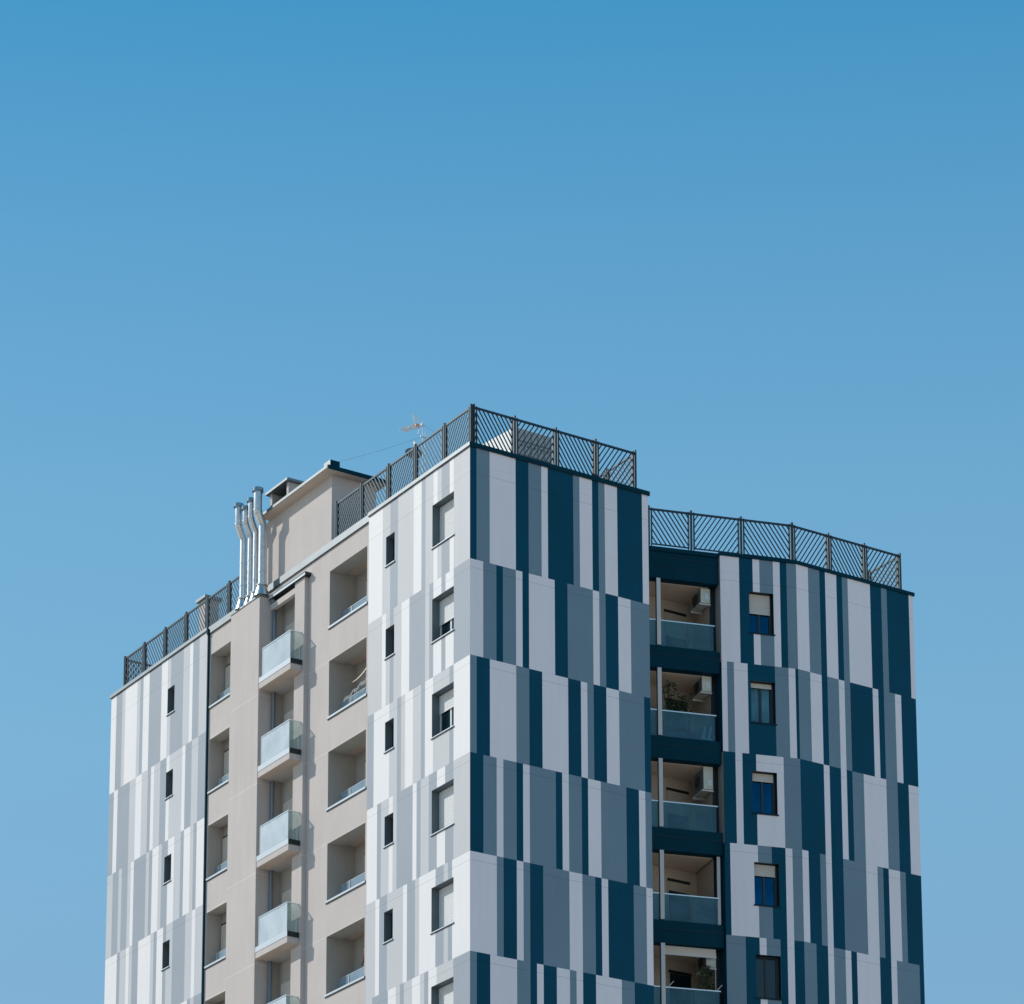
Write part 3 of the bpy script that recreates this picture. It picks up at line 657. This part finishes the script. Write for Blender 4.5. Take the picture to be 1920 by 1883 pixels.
# ------------------------------------------------------------------ things on the balconies
def ac(z, y0, label, h_=0.60, L_=0.62, flip=0):
    # hangs on the slanting side wall of the right-hand balconies
    a = Vector((*dpt(-0.20, 0.50), 0)); b = Vector((11.13, YB, 0)); d = (b-a).normalized(); nn = Vector((-d.y, d.x, 0))
    fr = F((a.x, a.y), (d.x, d.y), (nn.x, nn.y))     # o positive = into the balcony
    x, y, _ = fr.p(y0, 0, 0)
    t = thing('air_conditioner', (x, y, z-0.12), label, 'air conditioner', 'air conditioners on the balcony side wall')
    m = MB(); m.box(fr, y0, y0+L_, 0.03, 0.34, z, z+h_, 0); m.box(fr, y0+0.05, y0+L_-0.05, 0.341, 0.348, z+0.04, z+h_-0.04, 1); m.build('casing', ['acwhite', 'reveal'], t)  # dark panel on the big face stands in for the recess shade
    m = MB()
    for j in (0,):
        cc = (y0+L_*0.55, z+h_*0.5)
        for i in range(20):
            a0 = 2*math.pi*i/20; a1 = 2*math.pi*(i+1)/20
            m.quad([fr.p(cc[0]+0.2*math.cos(a0), 0.352, cc[1]+0.2*math.sin(a0)), fr.p(cc[0]+0.2*math.cos(a1), 0.352, cc[1]+0.2*math.sin(a1)), fr.p(cc[0], 0.352, cc[1])])
    m.build('fan_grille', 'dark', t)
    for s in (y0+0.03, y0+L_-0.08):
        m = MB(); m.box(fr, s, s+0.05, 0.0, 0.38, z-0.06, z-0.01); m.build('bracket', 'post', t)
    m = MB(); m.box(fr, y0-0.02, y0-0.001, 0.08, 0.22, z+0.10, z+0.31); m.build('valve_cover', 'frame', t)
    return t
ac(2.05, -0.14, 'small cream air conditioner on the side wall of the topmost right-hand balcony', 0.48, 0.82)
ac(-0.92, -0.14, 'cream air conditioner above the potted plants on the second right-hand balcony from the top', 0.50, 0.80)
ac(-4.17, -0.14, 'tall cream air conditioner with vents on the third right-hand balcony from the top', 0.74, 0.90)
ac(-9.97, -0.14, 'cream air conditioner half hidden by plants under the awning, lowest right-hand balcony', 0.52, 0.80)

def plant(x, y, z, h, r, n, label, pot=True, group=None):
    t = thing('potted_plant', (x, y, z), label, 'plant', group)
    if pot:
        m = MB(); m.tube([(x, y, z), (x, y, z+0.28)], [0.12, 0.16], 12); m.build('pot', 'pot', t)
    m = MB(); rnd = random.Random(int(x*100+h*10))
    for i in range(n):
        a = rnd.uniform(0, 6.28); q_ = rnd.random()**0.6; zz = z+0.3+rnd.random()*(h-0.3); rad = r*q_*(0.5+0.5*math.sin(3.1*(zz-z)/h))
        px, py = x+rad*math.cos(a), y+rad*math.sin(a)*0.7; L_ = rnd.uniform(0.05, 0.10)
        d = Vector((rnd.uniform(-1, 1), rnd.uniform(-1, 1), rnd.uniform(-.4, .9))).normalized(); e = d.orthogonal().normalized()
        c = Vector((px, py, zz+ZO)); m.quad([tuple(c-d*L_), tuple(c+e*L_*0.4), tuple(c+d*L_), tuple(c-e*L_*0.4)])
    m.build('foliage', 'leaf', t)
    m = MB()
    for i in range(4):
        a = rnd.uniform(0, 6.28); m.tube([(x, y, z+0.2), (x+0.25*r*math.cos(a), y+0.2*r*math.sin(a), z+h*0.5), (x+0.6*r*math.cos(a), y+0.4*r*math.sin(a), z+h*0.9)], 0.010, 5)
    m.build('stem', 'leaf', t)
    return t
g_ = 'potted plants on the right-hand balconies'
x, y = dpt(-1.55, 0.55); plant(x, y, -2.66, 2.0, 0.40, 420, 'tall leafy plant beside the post on the second right-hand balcony', group=g_)
x, y = dpt(-1.10, 0.60); plant(x, y, -2.66, 1.6, 0.36, 380, 'bushy plant in the middle of the second right-hand balcony', group=g_)
x, y = dpt(-0.55, 0.50); plant(x, y, -8.66, 0.75, 0.22, 120, 'small spiky plant behind the glass, fourth right-hand balcony from the top', group=g_)
x, y = dpt(-0.50, 0.45); plant(x, y, -11.66, 1.75, 0.36, 420, 'large dark plant below the awning on the lowest right-hand balcony', group=g_)
x, y = dpt(-0.85, 0.55)
m = MB(); x, y = dpt(-1.1, 0.32); t = thing('planter_box', (x, y, -2.66), 'long mauve planter box behind the glass of the second right-hand balcony', 'planter')
m.box(FD, -1.6, -0.75, 0.24, 0.42, -2.66, -2.43); m.build('box', 'pot', t)
for s, lab in ((-0.52, 'left of two white folded chairs at the right end of a right-hand balcony'), (-0.33, 'right of two white folded chairs at the right end of a right-hand balcony')):
    x, y = dpt(s, 0.32); t = thing('folding_chair', (x, y, -2.66), lab, 'chair', 'folded chairs')
    m = MB(); m.v += [FD.p(s-0.07, 0.30, -2.50), FD.p(s+0.03, 0.30, -2.50), FD.p(s+0.13, 0.42, -2.06), FD.p(s+0.07, 0.42, -2.06), FD.p(s-0.07, 0.33, -2.50), FD.p(s+0.03, 0.33, -2.50), FD.p(s+0.13, 0.45, -2.06), FD.p(s+0.07, 0.45, -2.06)]
    for f_ in ((0, 1, 2, 3), (7, 6, 5, 4), (0, 4, 5, 1), (1, 5, 6, 2), (2, 6, 7, 3), (3, 7, 4, 0)): m.f.append(f_); m.m.append(0)
    m.build('backrest', 'white', t)
    m = MB(); m.box(FD, s-0.09, s+0.06, 0.29, 0.40, -2.56, -2.50); m.build('seat', 'white', t)
    m = MB(); m.box(FD, s-0.08, s-0.06, 0.29, 0.31, -2.66, -2.56); m.box(FD, s+0.03, s+0.05, 0.29, 0.31, -2.66, -2.56); m.build('leg', 'white', t)
# awning of the lowest balcony
t = thing('awning', (*dpt(-1.05, 0.27), -9.60), 'beige rolled-down awning with thin cords under the ceiling of the lowest right-hand balcony', 'awning')
m = MB(); m.quad([FD.p(-1.94, 0.26, -9.44), FD.p(-0.26, 0.26, -9.44), FD.p(-0.26, 0.20, -9.70), FD.p(-1.94, 0.20, -9.70)]); m.build('cloth', 'cloth', t)
m = MB(); m.box(FD, -1.94, -0.26, 0.24, 0.28, -9.47, -9.43); m.box(FD, -1.94, -0.26, 0.19, 0.21, -9.73, -9.70); m.box(FD, -0.30, -0.285, 0.20, 0.215, -10.80, -9.73); m.build('frame', 'post', t)
for s in (-1.85, -0.28):
    m = MB(); m.tube([FDp for FDp in ((*dpt(s, 0.17), -10.78), (*dpt(s+0.16, 0.10), -10.60))], 0.014, 6); m.build('arm', 'post', t)
# sunlit-side loggias
t = thing('awning', (0.4, 7.2, -1.1), 'cream cloth hanging in a curve across the second beige loggia beside the striped block', 'awning')
m = MB(); n = 22; x_ = 0.52; P_ = []
for i in range(n+1):
    u = i/n; yy = 7.62-1.5*u; zz = -1.12+0.62*u**1.9; P_.append((yy, zz, 0.05+0.11*u))
for (a, b) in zip(P_, P_[1:]):
    m.quad([(x_, a[0], a[1]+ZO), (x_, b[0], b[1]+ZO), (x_-0.04, b[0], b[1]-b[2]+ZO), (x_-0.04, a[0], a[1]-a[2]+ZO)])
m.build('cloth', 'cloth', t)
t = thing('string_lights', (0.3, 7.2, -1.9), 'string of small hanging lights above the glass of the second beige loggia', 'string lights')
m = MB(); rnd = random.Random(3); pts = []
for i in range(26):
    yy = 7.9-i*0.065; zz = -1.66+0.03*math.sin(i*0.9)+0.012*i; pts.append((0.36, yy, zz))
m.tube(pts, 0.006, 5); m.build('wire', 'inner', t)
for (a, b, c) in pts:
    L_ = rnd.uniform(0.05, 0.14); m = MB(); m.tube([(a, b, c), (a, b+0.01, c-L_)], 0.009, 5); m.build('bulb', 'sill', t)
t = thing('closed_parasol', (0.5, 6.6, -10.1), 'brown folded parasol lying across the lowest beige loggia beside the striped block', 'parasol')
m = MB(); m.tube([(0.62, 7.0, -10.32), (0.60, 6.8, -10.16), (0.58, 6.5, -10.06), (0.55, 6.1, -9.98)], [0.05, 0.12, 0.13, 0.10], 10); m.build('canopy', 'rust', t, smooth=True)
m = MB(); m.tube([(0.62, 7.15, -10.42), (0.62, 7.0, -10.32)], 0.018, 6); m.build('pole', 'dark', t)
t = thing('ceiling_lamp', (0.42, 15.2, -9.3), 'small dark ceiling lamp in the fifth left-hand beige loggia from the top', 'lamp')
m = MB(); m.tube([(0.42, 15.25, -9.42), (0.42, 15.25, -9.37), (0.42, 15.25, -9.33)], [0.05, 0.08, 0.03], 12); m.build('shade', 'dark', t)
